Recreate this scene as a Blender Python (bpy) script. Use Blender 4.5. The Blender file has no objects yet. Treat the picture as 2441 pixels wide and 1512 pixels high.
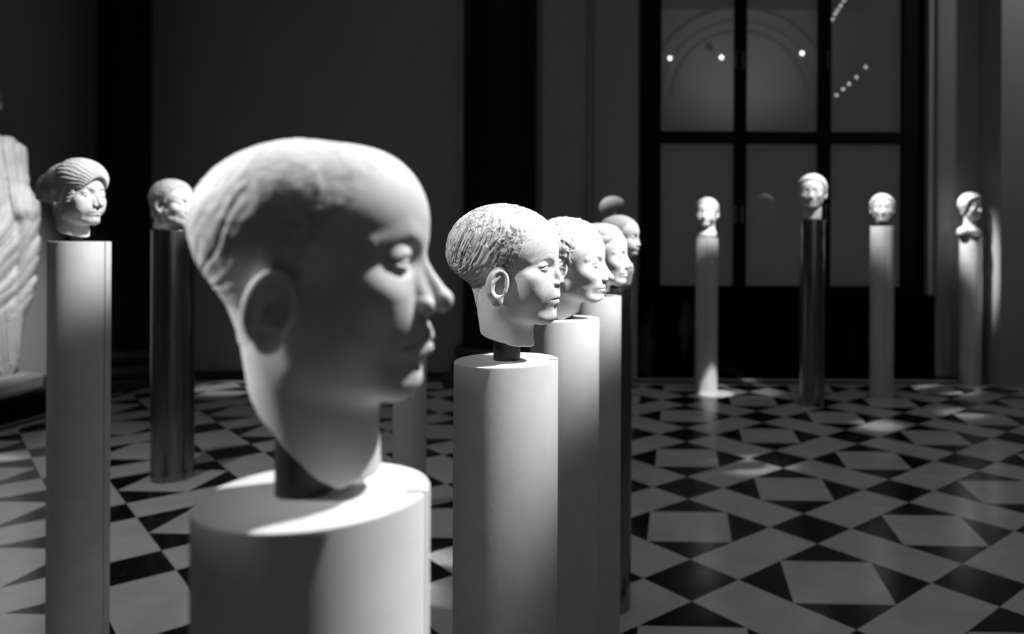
import bpy, bmesh, math, random
import numpy as np
from mathutils import Vector, Matrix

random.seed(7)
SC = bpy.context.scene
COL = SC.collection

# ---------------------------------------------------------------- camera (calibrated on the floor lattice)
FPX, CX, CY, ROLL, EYE = 1846.7, 1567.3, 569.3, .005, 1.6
cam = bpy.data.objects.new('camera', bpy.data.cameras.new('camera'))
COL.objects.link(cam)
SC.camera = cam
cam.data.sensor_fit = 'HORIZONTAL'
cam.data.sensor_width = 36.0
cam.data.lens = FPX/2441*36.0
cam.data.shift_x = (1220.5 - CX)/2441
cam.data.shift_y = (CY - 756.0)/2441
cam.data.clip_start = .02
_r = Vector((math.cos(ROLL), 0, math.sin(ROLL))); _b = Vector((0, -1, 0)); _u = _b.cross(_r)
cam.matrix_world = Matrix(((_r.x, _u.x, _b.x, 0), (_r.y, _u.y, _b.y, 0), (_r.z, _u.z, _b.z, EYE), (0, 0, 0, 1)))
cam.data.dof.use_dof = True
cam.data.dof.focus_distance = 1.44
cam.data.dof.aperture_fstop = 2.9

# ---------------------------------------------------------------- light and exposure
SC.view_settings.view_transform = 'Standard'
SC.view_settings.look = 'None'
SC.view_settings.gamma = 1.0
SC.view_settings.use_curve_mapping = False
SC.view_settings.exposure = 0.0
world = bpy.data.worlds.new('world')
SC.world = world
world.use_nodes = True
world.node_tree.nodes['Background'].inputs['Color'].default_value = (1, 1, 1, 1)
world.node_tree.nodes['Background'].inputs['Strength'].default_value = .003

def spot(name, loc, aim, watts, deg, blend=.35, rad=.08):
    L = bpy.data.lights.new(name, 'SPOT')
    L.energy = watts; L.spot_size = math.radians(deg); L.spot_blend = blend; L.shadow_soft_size = rad
    o = bpy.data.objects.new(name, L); COL.objects.link(o)
    o.location = loc
    o.rotation_euler = (Vector(aim) - Vector(loc)).to_track_quat('-Z', 'Y').to_euler()
    return o
def area(name, loc, aim, watts, sx, sy, spread=180):
    L = bpy.data.lights.new(name, 'AREA')
    L.energy = watts; L.shape = 'RECTANGLE'; L.size = sx; L.size_y = sy; L.spread = math.radians(spread)
    o = bpy.data.objects.new(name, L); COL.objects.link(o)
    o.location = loc
    o.rotation_euler = (Vector(aim) - Vector(loc)).to_track_quat('-Z', 'Y').to_euler()
    return o
# soft unseen overhead fill added for ambient light, then the gallery spots
area('overhead_fill', (.5, 3.5, 8.5), (.5, 3.5, 0), 47, 8, 8, 95)
KEY = (2.0, 2.0, 5.4)
spot('spot_boy_right', (2.0, 2.4, 5.4), (-.30, .68, 1.45), 2100, 9, .3)
spot('spot_boy_left', (-3.0, .80, 3.3), (-.36, .69, 1.60), 1050, 5.6, .5)
spot('spot_child_right', (2.0, 1.55, 4.7), (-.27, 1.44, 1.54), 1650, 10, .9)
spot('spot_child_left', (-2.7, .15, 4.2), (-.29, 1.44, 1.56), 520, 5.2, .7)
spot('spot_youth_right', (2.0, 1.5, 4.4), (-.25, 2.17, 1.54), 2000, 10, .9)
spot('spot_girl_right', (2.2, 2.1, 4.6), (-.22, 2.98, 1.54), 2200, 9, .9)
spot('spot_baby_right', (2.2, 2.5, 5.2), (-.15, 3.36, 1.70), 1800, 6, .7)
spot('spot_far_head', (-2.4, 4.9, 5.8), (-.29, 5.3, 1.85), 1200, 5, .7)
spot('spot_woman', (1.6, 2.9, 5.2), (-2.1, 2.86, 1.70), 2300, 7.4, .9)
spot('spot_wreath', (-.3, 4.7, 5.0), (-3.15, 5.12, 1.85), 2000, 6, .8)
spot('spot_statue', (-2.4, 4.2, 6.0), (-5.85, 6.75, 1.5), 1900, 20, 1.)
spot('spot_floor_left', (-3.3, 3.6, 6.3), (-3.5, 4.0, 0), 400, 52, 1.)
spot('spot_floor_corner', (-4.2, 7.9, 6.0), (-4.45, 8.25, 0), 700, 10, .5)
spot('spot_man', (1.6, 6.0, 5.0), (.53, 8.14, 1.76), 1900, 6.2, .7)
spot('spot_man_foot', (1.6, 5.6, 5.4), (.62, 8.00, .03), 2600, 3.6, .25, .03)
spot('spot_bronze', (2.7, 5.4, 5.6), (1.5, 7.5, 2.05), 1900, 6, .7)
spot('spot_small', (.5, 6.9, 5.6), (2.28, 7.85, 1.75), 1500, 6.5, .8)
spot('spot_small_front', (2.7, 5.6, 5.0), (2.28, 7.85, 1.9), 800, 5, .8)
spot('spot_bust', (1.2, 8.50, 5.7), (3.52, 8.64, 1.66), 2800, 7.5, .8)
spot('spot_floor_a', (1.9, 6.4, 6.2), (1.9, 6.68, 0), 900, 4, .5)
spot('spot_floor_b', (2.8, 6.8, 6.2), (2.82, 7.15, 0), 700, 4.5, .7)
spot('spot_floor_c', (1.1, 7.4, 6.2), (1.02, 8.12, 0), 600, 6, .7)
spot('fill_rear_arch', (2.2, -.4, 5.4), (2.2, -3.2, 6.9), 380, 110, 1.)  # fill added so the arch shows in the window panes
spot('spot_wall_right', (4.6, 6.6, 7.3), (4.3, 8.4, 4.8), 240, 50, 1.)

# ---------------------------------------------------------------- pixel helpers (2441 x 1512 frame)
def ray(px, py):
    dx, dy = px - CX, py - CY
    c, s = math.cos(ROLL), math.sin(ROLL)
    return (dx*c + dy*s)/FPX, (-dx*s + dy*c)/FPX
def at(px, py, Y):
    x, y = ray(px, py)
    return Vector((x*Y, Y, EYE - y*Y))
def ground(px, py):
    x, y = ray(px, py)
    Y = EYE/y
    return Vector((x*Y, Y, 0))
def stand(l, r, R=None, foot=None):
    """centre and radius of an upright drum seen between columns l and r: from its radius or its front foot row"""
    a, b = math.atan((l - CX)/FPX), math.atan((r - CX)/FPX)
    th, al = (a + b)/2, (b - a)/2
    if R is None:
        Yf = ground((l + r)/2, foot).y
        D = Yf/(math.cos(th) - math.sin(al))
        R = D*math.sin(al)
    else:
        D = R/math.sin(al)
    return D*math.sin(th), D*math.cos(th), R

# ---------------------------------------------------------------- materials
def nm(name):
    m = bpy.data.materials.new(name); m.use_nodes = True
    nt = m.node_tree
    return m, nt, nt.nodes['Principled BSDF']
def N(nt, t, **kw):
    n = nt.nodes.new(t)
    for k, v in kw.items(): setattr(n, k, v)
    return n
def math_(nt, op, a, b=None, c=None):
    n = nt.nodes.new('ShaderNodeMath'); n.operation = op
    for i, v in enumerate((a, b, c)):
        if v is None: continue
        if hasattr(v, 'links') or hasattr(v, 'is_linked'): nt.links.new(v, n.inputs[i])
        else: n.inputs[i].default_value = v
    return n.outputs[0]
def ramp(nt, fac, stops):
    n = nt.nodes.new('ShaderNodeValToRGB')
    cr = n.color_ramp
    while len(cr.elements) < len(stops): cr.elements.new(.5)
    for e, (p, v) in zip(cr.elements, stops):
        e.position = p; e.color = (v, v, v, 1)
    nt.links.new(fac, n.inputs[0])
    return n.outputs[0]
def noise(nt, scale, detail=4, rough=.55, coord='Object', sxyz=None, dist=0):
    tc = nt.nodes.new('ShaderNodeTexCoord')
    v = tc.outputs[coord]
    if sxyz:
        mp = nt.nodes.new('ShaderNodeMapping'); mp.inputs['Scale'].default_value = sxyz
        nt.links.new(v, mp.inputs[0]); v = mp.outputs[0]
    n = nt.nodes.new('ShaderNodeTexNoise')
    n.inputs['Scale'].default_value = scale; n.inputs['Detail'].default_value = detail
    n.inputs['Roughness'].default_value = rough; n.inputs['Distortion'].default_value = dist
    nt.links.new(v, n.inputs['Vector'])
    return n.outputs['Fac']
def bump(nt, bs, h, strength, dist):
    b = nt.nodes.new('ShaderNodeBump'); b.inputs['Strength'].default_value = strength; b.inputs['Distance'].default_value = dist
    nt.links.new(h, b.inputs['Height']); nt.links.new(b.outputs[0], bs.inputs['Normal'])
def plain(name, v, rough=.6, metal=0., spec=.5, var=0., scale=6, bmp=0, bscale=60, bdist=.001):
    m, nt, bs = nm(name)
    bs.inputs['Roughness'].default_value = rough
    bs.inputs['Metallic'].default_value = metal
    bs.inputs['Specular IOR Level'].default_value = spec
    if var:
        c = ramp(nt, noise(nt, scale, 6), ((.25, max(0, v*(1-var))), (.75, v*(1+var))))
        nt.links.new(c, bs.inputs['Base Color'])
    else:
        bs.inputs['Base Color'].default_value = (v, v, v, 1)
    if bmp: bump(nt, bs, noise(nt, bscale, 5), bmp, bdist)
    return m
def marble(name, v, stain=.0, sscale=9., low=.35, high=.6, fine=260, bmp=.25):
    """carved stone: soft mottling, darker weathering in irregular patches, fine pitting"""
    m, nt, bs = nm(name)
    bs.inputs['Roughness'].default_value = .62
    bs.inputs['Specular IOR Level'].default_value = .3
    a = ramp(nt, noise(nt, 14, 5), ((.3, v*.88), (.7, v)))
    if stain:
        big = ramp(nt, noise(nt, sscale, 3), ((low, 0), (high, 1)))
        sm = ramp(nt, noise(nt, 150, 4, .65, dist=.5), ((.42, 1), (.60, 0)))
        s = math_(nt, 'MULTIPLY', big, sm)
        k = math_(nt, 'MULTIPLY_ADD', s, -stain, 1.0)
        mix = nt.nodes.new('ShaderNodeVectorMath'); mix.operation = 'SCALE'
        nt.links.new(a, mix.inputs[0]); nt.links.new(k, mix.inputs['Scale'])
        a = mix.outputs[0]
    nt.links.new(a, bs.inputs['Base Color'])
    bump(nt, bs, noise(nt, fine, 4), bmp, .0012)
    return m
M = {}
M['marble'] = marble('white_marble', .72, .25, 12, .45, .65)
M['marble_hair'] = marble('weathered_marble', .68, .8, 16, .40, .60)
M['marble_soft'] = marble('smooth_marble', .63, .12, 10, .5, .7, bmp=.12)
M['marble_hair_soft'] = marble('rough_marble', .54, .3, 22, .45, .65, bmp=.3)
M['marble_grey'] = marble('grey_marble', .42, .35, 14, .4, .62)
M['drum'] = marble('pedestal_stone', .60, .10, 5, .5, .7, fine=420, bmp=.1)
M['post'] = plain('dark_steel', .035, .45, .3)
M['gap'] = plain('dark_joint', .03, .8)  # dark colour of the tube joint strips
M['wall'] = plain('wall_paint', .36, .8, var=.08, scale=1.2, bmp=.05, bscale=30)
M['black_marble'] = plain('black_marble', .012, .5, spec=.15, var=.3, scale=3)
M['plinth'] = plain('dark_stone', .045, .7, var=.2, scale=4)
M['frame'] = plain('black_wood', .006, .55, spec=.15)
M['parapet'] = plain('black_panel', .004, .8, spec=.04)
M['trimw'] = plain('jamb_paint', .28, .8, var=.06, scale=1.5)
M['brass'] = plain('dull_brass', .25, .35, .9)
M['steel'] = plain('polished_steel', .45, .2, 1.)
def bronze_mat():
    m, nt, bs = nm('bronze_tube')
    bs.inputs['Metallic'].default_value = 1.
    bs.inputs['Base Color'].default_value = (.30, .30, .30, 1)
    r = ramp(nt, noise(nt, 9, 4, sxyz=(6, 6, .15)), ((.35, .20), (.7, .36)))
    nt.links.new(r, bs.inputs['Roughness'])
    return m
M['bronze'] = bronze_mat()
def glass_mat():
    m, nt, bs = nm('window_glass')
    nt.nodes.remove(bs)
    out = nt.nodes['Material Output']
    tr = N(nt, 'ShaderNodeBsdfTransparent'); gl = N(nt, 'ShaderNodeBsdfGlossy')
    tr.inputs[0].default_value = (.9, .9, .9, 1)
    gl.inputs['Roughness'].default_value = .02
    lw = N(nt, 'ShaderNodeFresnel'); lw.inputs['IOR'].default_value = 1.6
    mx = N(nt, 'ShaderNodeMixShader')
    f = math_(nt, 'MULTIPLY_ADD', lw.outputs[0], 1.0, .03)
    nt.links.new(f, mx.inputs[0])
    nt.links.new(tr.outputs[0], mx.inputs[1]); nt.links.new(gl.outputs[0], mx.inputs[2])
    nt.links.new(mx.outputs[0], out.inputs['Surface'])
    return m
M['glass'] = glass_mat()
def emit(name, s):
    m, nt, bs = nm(name)
    bs.inputs['Emission Color'].default_value = (1, 1, 1, 1)
    bs.inputs['Emission Strength'].default_value = s
    return m
M['blind'] = emit('window_blind_glow', .02)                  # faint glow put into the cloth to grey the panes
M['lamp'] = emit('lamp_lens', 25.)
M['bulb'] = emit('bulb', 8.)

WALL_Y = 9.1
BACK_Y, LEFT_X = 8.8, -6.2
def floor_mat():
    m, nt, bs = nm('marble_floor')
    geo = N(nt, 'ShaderNodeNewGeometry')
    sp = N(nt, 'ShaderNodeSeparateXYZ'); nt.links.new(geo.outputs['Position'], sp.inputs[0])
    X, Y = sp.outputs[0], sp.outputs[1]
    rot, s, ox, oy = -.81369, .594119*EYE, .538657*EYE, 2.824782*EYE
    c, n = math.cos(rot), math.sin(rot)
    x0 = math_(nt, 'SUBTRACT', X, ox); y0 = math_(nt, 'SUBTRACT', Y, oy)
    u = math_(nt, 'ADD', math_(nt, 'MULTIPLY', x0, c/s), math_(nt, 'MULTIPLY', y0, n/s))
    v = math_(nt, 'SUBTRACT', math_(nt, 'MULTIPLY', x0, n/s), math_(nt, 'MULTIPLY', y0, c/s))
    uf = math_(nt, 'FRACT', math_(nt, 'ADD', u, 100.)); vf = math_(nt, 'FRACT', math_(nt, 'ADD', v, 100.))
    r = 1/3
    ul = math_(nt, 'LESS_THAN', uf, r); vl = math_(nt, 'LESS_THAN', vf, r)
    band = math_(nt, 'ABSOLUTE', math_(nt, 'SUBTRACT', ul, vl))
    big = math_(nt, 'MULTIPLY', math_(nt, 'SUBTRACT', 1, ul), math_(nt, 'SUBTRACT', 1, vl))
    a = math_(nt, 'ABSOLUTE', math_(nt, 'SUBTRACT', math_(nt, 'DIVIDE', math_(nt, 'SUBTRACT', uf, r), 1-r), .5))
    b = math_(nt, 'ABSOLUTE', math_(nt, 'SUBTRACT', math_(nt, 'DIVIDE', math_(nt, 'SUBTRACT', vf, r), 1-r), .5))
    dia = math_(nt, 'MULTIPLY', math_(nt, 'LESS_THAN', math_(nt, 'ADD', a, b), .5), big)
    white = math_(nt, 'ADD', band, dia)
    # border stripes along the far wall and the diagonal wall
    def stripes(d, wid, lines):
        i = math_(nt, 'LESS_THAN', d, wid); o = None
        for c0, h0 in lines:
            t = math_(nt, 'LESS_THAN', math_(nt, 'ABSOLUTE', math_(nt, 'SUBTRACT', d, c0)), h0)
            o = t if o is None else math_(nt, 'MAXIMUM', o, t)
        return i, o
    i1, s1 = stripes(math_(nt, 'SUBTRACT', WALL_Y, Y), .62, ((.30, .07), (.56, .05)))
    i2, s2 = stripes(math_(nt, 'ADD', X, 5.53), .26, ((.06, .03), (.21, .05)))
    inb = math_(nt, 'MAXIMUM', i1, i2)
    stripe = math_(nt, 'MAXIMUM', math_(nt, 'MULTIPLY', s1, i1), math_(nt, 'MULTIPLY', s2, i2))
    white = math_(nt, 'ADD', math_(nt, 'MULTIPLY', white, math_(nt, 'SUBTRACT', 1, inb)), math_(nt, 'MULTIPLY', stripe, inb))
    wc = ramp(nt, noise(nt, 3.5, 6, .6, dist=.6), ((.3, .40), (.7, .50)))
    ve = ramp(nt, noise(nt, 5, 7, .65, dist=1.6), ((.55, .008), (.66, .03), (.74, .12)))
    mx = N(nt, 'ShaderNodeMix', data_type='RGBA')
    nt.links.new(white, mx.inputs[0]); nt.links.new(ve, mx.inputs[6]); nt.links.new(wc, mx.inputs[7])
    nt.links.new(mx.outputs[2], bs.inputs['Base Color'])
    rr = ramp(nt, noise(nt, 8, 4), ((.3, .16), (.7, .24)))
    nt.links.new(rr, bs.inputs['Roughness'])
    bs.inputs['Specular IOR Level'].default_value = .35
    return m
M['floor'] = floor_mat()

# ---------------------------------------------------------------- object helpers
def finish(name, me, mat, parent=None):
    o = bpy.data.objects.new(name, me); COL.objects.link(o)
    if mat is not None: me.materials.append(mat)
    if parent is not None: o.parent = parent
    return o
def obj(name, bm, mat, parent=None, smooth=False, auto=None):
    me = bpy.data.meshes.new(name)
    bmesh.ops.recalc_face_normals(bm, faces=bm.faces)
    bm.to_mesh(me); bm.free()
    if smooth: me.shade_smooth()
    if auto is not None:
        me.shade_smooth()
        me.set_sharp_from_angle(angle=math.radians(auto))
    return finish(name, me, mat, parent)
def empty(name, loc, rz=0.):
    o = bpy.data.objects.new(name, None); COL.objects.link(o)
    o.empty_display_size = .1
    o.location = loc; o.rotation_euler = (0, 0, rz)
    return o
def tag(o, label, cat, group=None):
    o['label'] = label; o['category'] = cat
    if group: o['group'] = group
    return o
def struct(o):
    o['kind'] = 'structure'; return o
def box(bm, x0, x1, y0, y1, z0, z1, bev=0.):
    vs = [bm.verts.new((x, y, z)) for x in (x0, x1) for y in (y0, y1) for z in (z0, z1)]
    fs = [bm.faces.new([vs[i] for i in f]) for f in ((0, 1, 3, 2), (4, 6, 7, 5), (0, 4, 5, 1), (2, 3, 7, 6), (0, 2, 6, 4), (1, 5, 7, 3))]
    if bev:
        es = {e for f in fs for e in f.edges}
        bmesh.ops.bevel(bm, geom=list(es), offset=bev, segments=2, profile=.5, affect='EDGES')
def lathe(bm, prof, n=64, cx=0, cy=0, a0=0, a1=2*math.pi):
    full = abs(a1 - a0 - 2*math.pi) < 1e-6
    rings = []
    for r, z in prof:
        k = n if full else n + 1
        if r < 1e-6: rings.append([bm.verts.new((cx, cy, z))]); continue
        rings.append([bm.verts.new((cx + r*math.cos(a0 + (a1-a0)*i/n), cy + r*math.sin(a0 + (a1-a0)*i/n), z)) for i in range(k)])
    for A, B in zip(rings[:-1], rings[1:]):
        m = n
        for i in range(m):
            j = (i + 1) % len(A) if len(A) > 1 else 0
            j2 = (i + 1) % len(B) if len(B) > 1 else 0
            if len(A) == 1: bm.faces.new((A[0], B[j2], B[i]))
            elif len(B) == 1: bm.faces.new((A[i], A[j], B[0]))
            else: bm.faces.new((A[i], A[j], B[j2], B[i]))
    return rings
# ---------------------------------------------------------------- sculpting toolkit (signed distance fields -> mesh)
F32 = np.float32
def smin(a, b, k):
    h = np.clip(.5 + .5*(b - a)/k, 0, 1)
    return b*(1 - h) + a*h - k*h*(1 - h)
def smax(a, b, k): return -smin(-a, -b, k)
def sph(p, c, r): return np.sqrt((p[:, 0]-c[0])**2 + (p[:, 1]-c[1])**2 + (p[:, 2]-c[2])**2) - r
def ell(p, c, r):
    a = (p[:, 0]-c[0])/r[0]; b = (p[:, 1]-c[1])/r[1]; d = (p[:, 2]-c[2])/r[2]
    k0 = np.sqrt(a*a + b*b + d*d) + 1e-6
    k1 = np.sqrt((a/r[0])**2 + (b/r[1])**2 + (d/r[2])**2) + 1e-6
    return k0*(k0 - 1)/k1
def cone(p, a, b, ra, rb):
    a = np.array(a, F32); b = np.array(b, F32); ab = b - a
    pa = p - a
    t = np.clip(pa @ ab/(ab @ ab), 0, 1)
    d = pa - t[:, None]*ab
    return np.sqrt((d*d).sum(1)) - (ra + t*(rb - ra))
def chain(p, pts, k=.2):
    d = None
    for (a, ra), (b, rb) in zip(pts[:-1], pts[1:]):
        e = cone(p, a, b, ra, rb)
        d = e if d is None else np.minimum(d, e)
    return d
def plane(p, c, n):
    n = np.array(n, F32); n = n/np.sqrt((n*n).sum())
    return (p - np.array(c, F32)) @ n
def hash3(i, j, k):
    h = (i*374761393 + j*668265263 + k*2147483647 + 1013904223) & 0xffffffff
    h = ((h ^ (h >> 13))*1274126177) & 0xffffffff
    return ((h ^ (h >> 16)) & 0xffff).astype(F32)/65535.0
def noise3(p):
    f = np.floor(p); i = f.astype(np.int64); t = (p - f).astype(F32); t = t*t*(3 - 2*t)
    o = 0
    for dx in (0, 1):
        for dy in (0, 1):
            for dz in (0, 1):
                w = (t[:, 0] if dx else 1-t[:, 0])*(t[:, 1] if dy else 1-t[:, 1])*(t[:, 2] if dz else 1-t[:, 2])
                o = o + w*hash3(i[:, 0]+dx, i[:, 1]+dy, i[:, 2]+dz)
    return o*2 - 1
def fbm(p, n=3):
    o = 0; a = 1.
    for k in range(n):
        o = o + a*noise3(p*(2.03**k) + 17.3*k); a *= .5
    return o

def polygonise(f, lo, hi, h):
    """surface nets of the field f over a box, evaluated only in blocks near the surface"""
    B = 8
    lo = np.array(lo, float); hi = np.array(hi, float)
    nb = np.ceil((hi - lo)/(B*h)).astype(int)
    n = nb*B
    cg = [lo[a] + (np.arange(nb[a]) + .5)*B*h for a in range(3)]
    C = np.stack(np.meshgrid(*cg, indexing='ij'), -1).reshape(-1, 3).astype(F32)
    dc = f(C)
    act = np.abs(dc) < B*h*1.45
    G = np.repeat(np.repeat(np.repeat(np.where(dc < 0, -1., 1.).astype(F32).reshape(nb), B, 0), B, 1), B, 2)
    idx = np.argwhere(act.reshape(nb))
    off = np.stack(np.meshgrid(*[np.arange(B)]*3, indexing='ij'), -1).reshape(-1, 3)
    for s in range(0, len(idx), 400):
        I = (idx[s:s+400, None, :]*B + off[None]).reshape(-1, 3)
        P = (lo + I*h).astype(F32)
        G[I[:, 0], I[:, 1], I[:, 2]] = f(P)
    S = G < 0
    cnt = np.zeros(n - 1, np.uint8)
    cor = [(x, y, z) for x in (0, 1) for y in (0, 1) for z in (0, 1)]
    for x, y, z in cor:
        cnt += S[x:n[0]-1+x, y:n[1]-1+y, z:n[2]-1+z]
    cells = np.argwhere((cnt > 0) & (cnt < 8))
    vid = -np.ones(n - 1, np.int32)
    vid[cells[:, 0], cells[:, 1], cells[:, 2]] = np.arange(len(cells))
    val = {c: G[cells[:, 0]+c[0], cells[:, 1]+c[1], cells[:, 2]+c[2]] for c in cor}
    acc = np.zeros((len(cells), 3)); m = np.zeros(len(cells))
    for a in range(3):
        for c in cor:
            if c[a]: continue
            e = list(c); e[a] = 1; e = tuple(e)
            va, vb = val[c], val[e]
            cr = (va < 0) != (vb < 0)
            t = np.where(cr, va/(va - vb + 1e-12), 0)
            q = np.tile(np.array(c, float), (len(cells), 1)); q[:, a] = t
            acc += q*cr[:, None]; m += cr
    V = (lo + (cells + acc/m[:, None])*h).astype(F32)
    Q = []
    for a in range(3):
        b, c = (a+1) % 3, (a+2) % 3
        sl0 = [slice(1, k-1) for k in n]; sl0[a] = slice(0, n[a]-1)
        sl1 = list(sl0); sl1[a] = slice(1, n[a])
        s0, s1 = S[tuple(sl0)], S[tuple(sl1)]
        ch = np.argwhere(s0 != s1)
        inside = s0[ch[:, 0], ch[:, 1], ch[:, 2]]
        ch = ch + np.array([0 if i == a else 1 for i in range(3)])
        eb = np.eye(3, dtype=int)[b]; ec = np.eye(3, dtype=int)[c]
        ids = [vid[tuple((ch - x*eb - y*ec).T)] for x, y in ((1, 1), (0, 1), (0, 0), (1, 0))]
        q = np.stack(ids, 1)
        q[~inside] = q[~inside][:, ::-1]
        Q.append(q)
    Q = np.concatenate(Q)
    Q = Q[(Q >= 0).all(1)]
    for it in range(2):                                  # pull the vertices onto the true surface
        d = f(V); e = h*.25
        g = np.stack([f(V + np.eye(3, dtype=F32)[a]*F32(e)) - d for a in range(3)], 1)/e
        st = d[:, None]*g/np.maximum((g*g).sum(1), .3)[:, None]
        V = V - np.clip(st, -h, h).astype(F32)
    return V, Q
def vnormals(V, Q):
    n = np.cross(V[Q[:, 2]] - V[Q[:, 0]], V[Q[:, 3]] - V[Q[:, 1]])
    N = np.zeros_like(V)
    for k in range(4): np.add.at(N, Q[:, k], n)
    return N/np.maximum(np.sqrt((N*N).sum(1)), 1e-9)[:, None]

DEF = dict(low=1.0, jaw=1.0, nose=1.0, cheek=0., brow=.7, lip=1.0, hair='crop', ht=.35, hairline=None,
           neck=((-2., 0, -3.), (-2.6, 0, -17.), 5.6, 5.2), cuts=(((0, 0, -14.), (0, 0, -1)),), ear=True, broken=False,
           cw=1.0, cl=1.0, ch=1.0, extra=None, cover=None, eyez=0., zmap=None, earz=-.3, earx=-.9, taper=0., wid=1.)
HAIRLINE = ((-9, -30), (-6.2, -30), (-5.4, -4.2), (-3.0, -2.6), (-.6, 1.4), (1.2, 2.6), (3.5, 3.4), (6, 4.6), (8.0, 6.0), (9.2, 7.6), (11, 11), (13, 15), (40, 30))

def head_fields(p, a):
    """returns the distance to the whole head, to its hair and to its ears (cm; x forward, z up)"""
    p = p.astype(F32)
    w = p.copy()
    lowm = w[:, 2] < 0
    w[:, 2] = np.where(lowm, w[:, 2]/a['low'], w[:, 2])
    if a['zmap']:                                       # where the features sit on this face
        zm = np.array(a['zmap'], F32)
        w[:, 2] = np.interp(p[:, 2], zm[:, 1], zm[:, 0])
    q = w.copy(); q[:, 1] = np.abs(q[:, 1])
    cw, cl, ch = a['cw'], a['cl'], a['ch']
    cran = ell(w, (-1.2*cl, 0, 4.4), (9.6*cl, 7.5*cw, 8.3*ch))
    cran = smin(cran, ell(w, (2.4, 0, 4.0), (6.5, 6.4*cw, 6.7*ch)), 2.)
    d = cran
    d = smin(d, ell(w, (3.4, 0, -2.0), (5.5, 5.8, 7.2)), 2.)
    d = smin(d, sph(q, (3.5, 3.2, -4.4), 2.5), 2.)
    j = a['jaw']
    d = smin(d, chain(q, [((-.4, 4.5*j, -3.2), 1.5), ((.6, 4.4*j, -6.0), 1.4), ((6.6, 1.4*j, -8.5), 1.4)]), 2.)
    d = smin(d, ell(w, (7.3, 0, -8.2), (1.7, 1.9, 1.5)), 1.4)
    d = smin(d, sph(q, (5.7, 4.0, -1.6), 2.1 + .3*a['cheek']), 1.8)
    if a['cheek'] > 0: d = smin(d, sph(q, (5.6, 3.6, -4.2), 1.6 + 1.0*a['cheek']), 2.)
    d = smin(d, ell(w, (7.3, 0, -4.9), (2.3, 2.7, 2.7)), 1.3)
    b = a['brow']; ez = a['eyez']
    d = smin(d, chain(q, [((8.15, .8, 2.75+ez), .55*b), ((7.75, 2.6, 3.35+ez), .75*b), ((5.8, 5.2, 2.4+ez), .5*b)]), .9)
    d = smax(d, -ell(q, (9.6, 3.3, 1.3+ez), (2.3, 2.3, 1.45)), .8)
    # eyes and lids
    ey = (6.95, 3.2, 1.15+ez)
    er = 1.45
    eye = sph(q, ey, er)
    dy = q[:, 1] - ey[1]
    zu = ey[2] + .56 - .2*dy*dy; zl = ey[2] - .56 + .17*dy*dy
    lu = smax(sph(q, ey, er + .2), (zu - q[:, 2])*.9, .06)
    ll = smax(sph(q, ey, er + .16), (q[:, 2] - zl)*.9, .06)
    d = smin(d, eye, .1)
    d = smin(d, np.minimum(lu, ll), .22)
    # nose
    s = a['nose']
    if a['broken']:
        n = chain(q, [((8.45, 0, 1.9), .5), ((9.3, 0, -.9), .75), ((9.5, 0, -2.6), .8)])
        d = smin(d, n, .7)
        d = smin(d, ell(q, (9.0, .9, -3.0), (.8, .7, .6)), .5)
    else:
        n = chain(q, [((8.4, 0, 2.1), .5), ((9.5*1., 0, -.2), .56), ((10.4 + (s-1)*3, 0, -2.3), .78*s)])
        n = smin(n, chain(q, [((7.9, .5, 1.3), .5), ((9.2, .8, -2.4), .75*s)]), .8)
        n = smin(n, sph(w, (10.65 + (s-1)*3, 0, -2.65), .82*s), .5)
        d = smin(d, n, .7)
        d = smin(d, ell(q, (9.35, 1.15*s, -3.0), (.95, .68, .7)), .35)
        d = smax(d, -ell(q, (9.75, .55*s, -3.75), (.75, .3, .5)), .25)
    # mouth
    L = a['lip']
    d = smin(d, chain(q, [((9.2, 0, -5.08), .55*L), ((8.8, 1.1, -5.15), .5*L), ((7.6, 2.4, -5.6), .2)]), .35)
    d = smin(d, chain(q, [((8.95, 0, -6.25), .68*L), ((8.5, 1.1, -6.15), .56*L), ((7.5, 2.3, -5.75), .2)]), .35)
    d = smax(d, -chain(q, [((9.75, 0, -5.66), .17), ((9.2, 1.3, -5.62), .15), ((7.9, 2.7, -5.8), .12)]), .15)
    d = smax(d, -chain(q, [((9.75, 0, -3.9), .3), ((9.7, 0, -4.8), .26)]), .4)
    d = smax(d, -ell(w, (9.9, 0, -7.2), (.9, 1.6, .6)), .7)
    # neck
    na, nb, ra, rb = a['neck']
    d = smin(d, cone(w, na, nb, ra, rb), 1.8)
    # ears
    ear = None
    if a['ear']:
        e = np.stack([p[:, 0] - a['earx'], np.abs(p[:, 1]) - 6.75*cw, p[:, 2] - a['earz']], 1)
        an = .42; c_, s_ = np.cos(an), np.sin(an)
        u0 = e[:, 0]*c_ - e[:, 1]*s_
        ww = e[:, 1]*c_ + e[:, 0]*s_ - .75
        t = .2
        v = e[:, 2]*np.cos(t) + u0*np.sin(t); u = u0*np.cos(t) - e[:, 2]*np.sin(t)
        E = np.stack([u, v, ww], 1).astype(F32)
        m = ell(E, (0, .3, 0), (1.95, 3.0, .8))
        m = smin(m, ell(E, (.55, -2.5, -.1), (1.0, 1.0, .55)), .5)
        m = smax(m, -ell(E, (.3, .35, .85), (1.35, 2.3, .75)), .2)
        m = smax(m, -ell(E, (.55, -.45, .35), (.85, 1.0, .95)), .25)
        m = smin(m, chain(E, [((-.85, -1.3, .25), .3), ((-.75, .3, .3), .32), ((.1, 1.6, .2), .25)]), .3)
        m = smin(m, sph(E, (1.35, -.55, -.15), .4), .4)
        back = ell(E, (.9, -.2, -1.2), (1.3, 2.0, 1.2))
        ear = smin(m, back, .4)
    # hair
    hair = None
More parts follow.
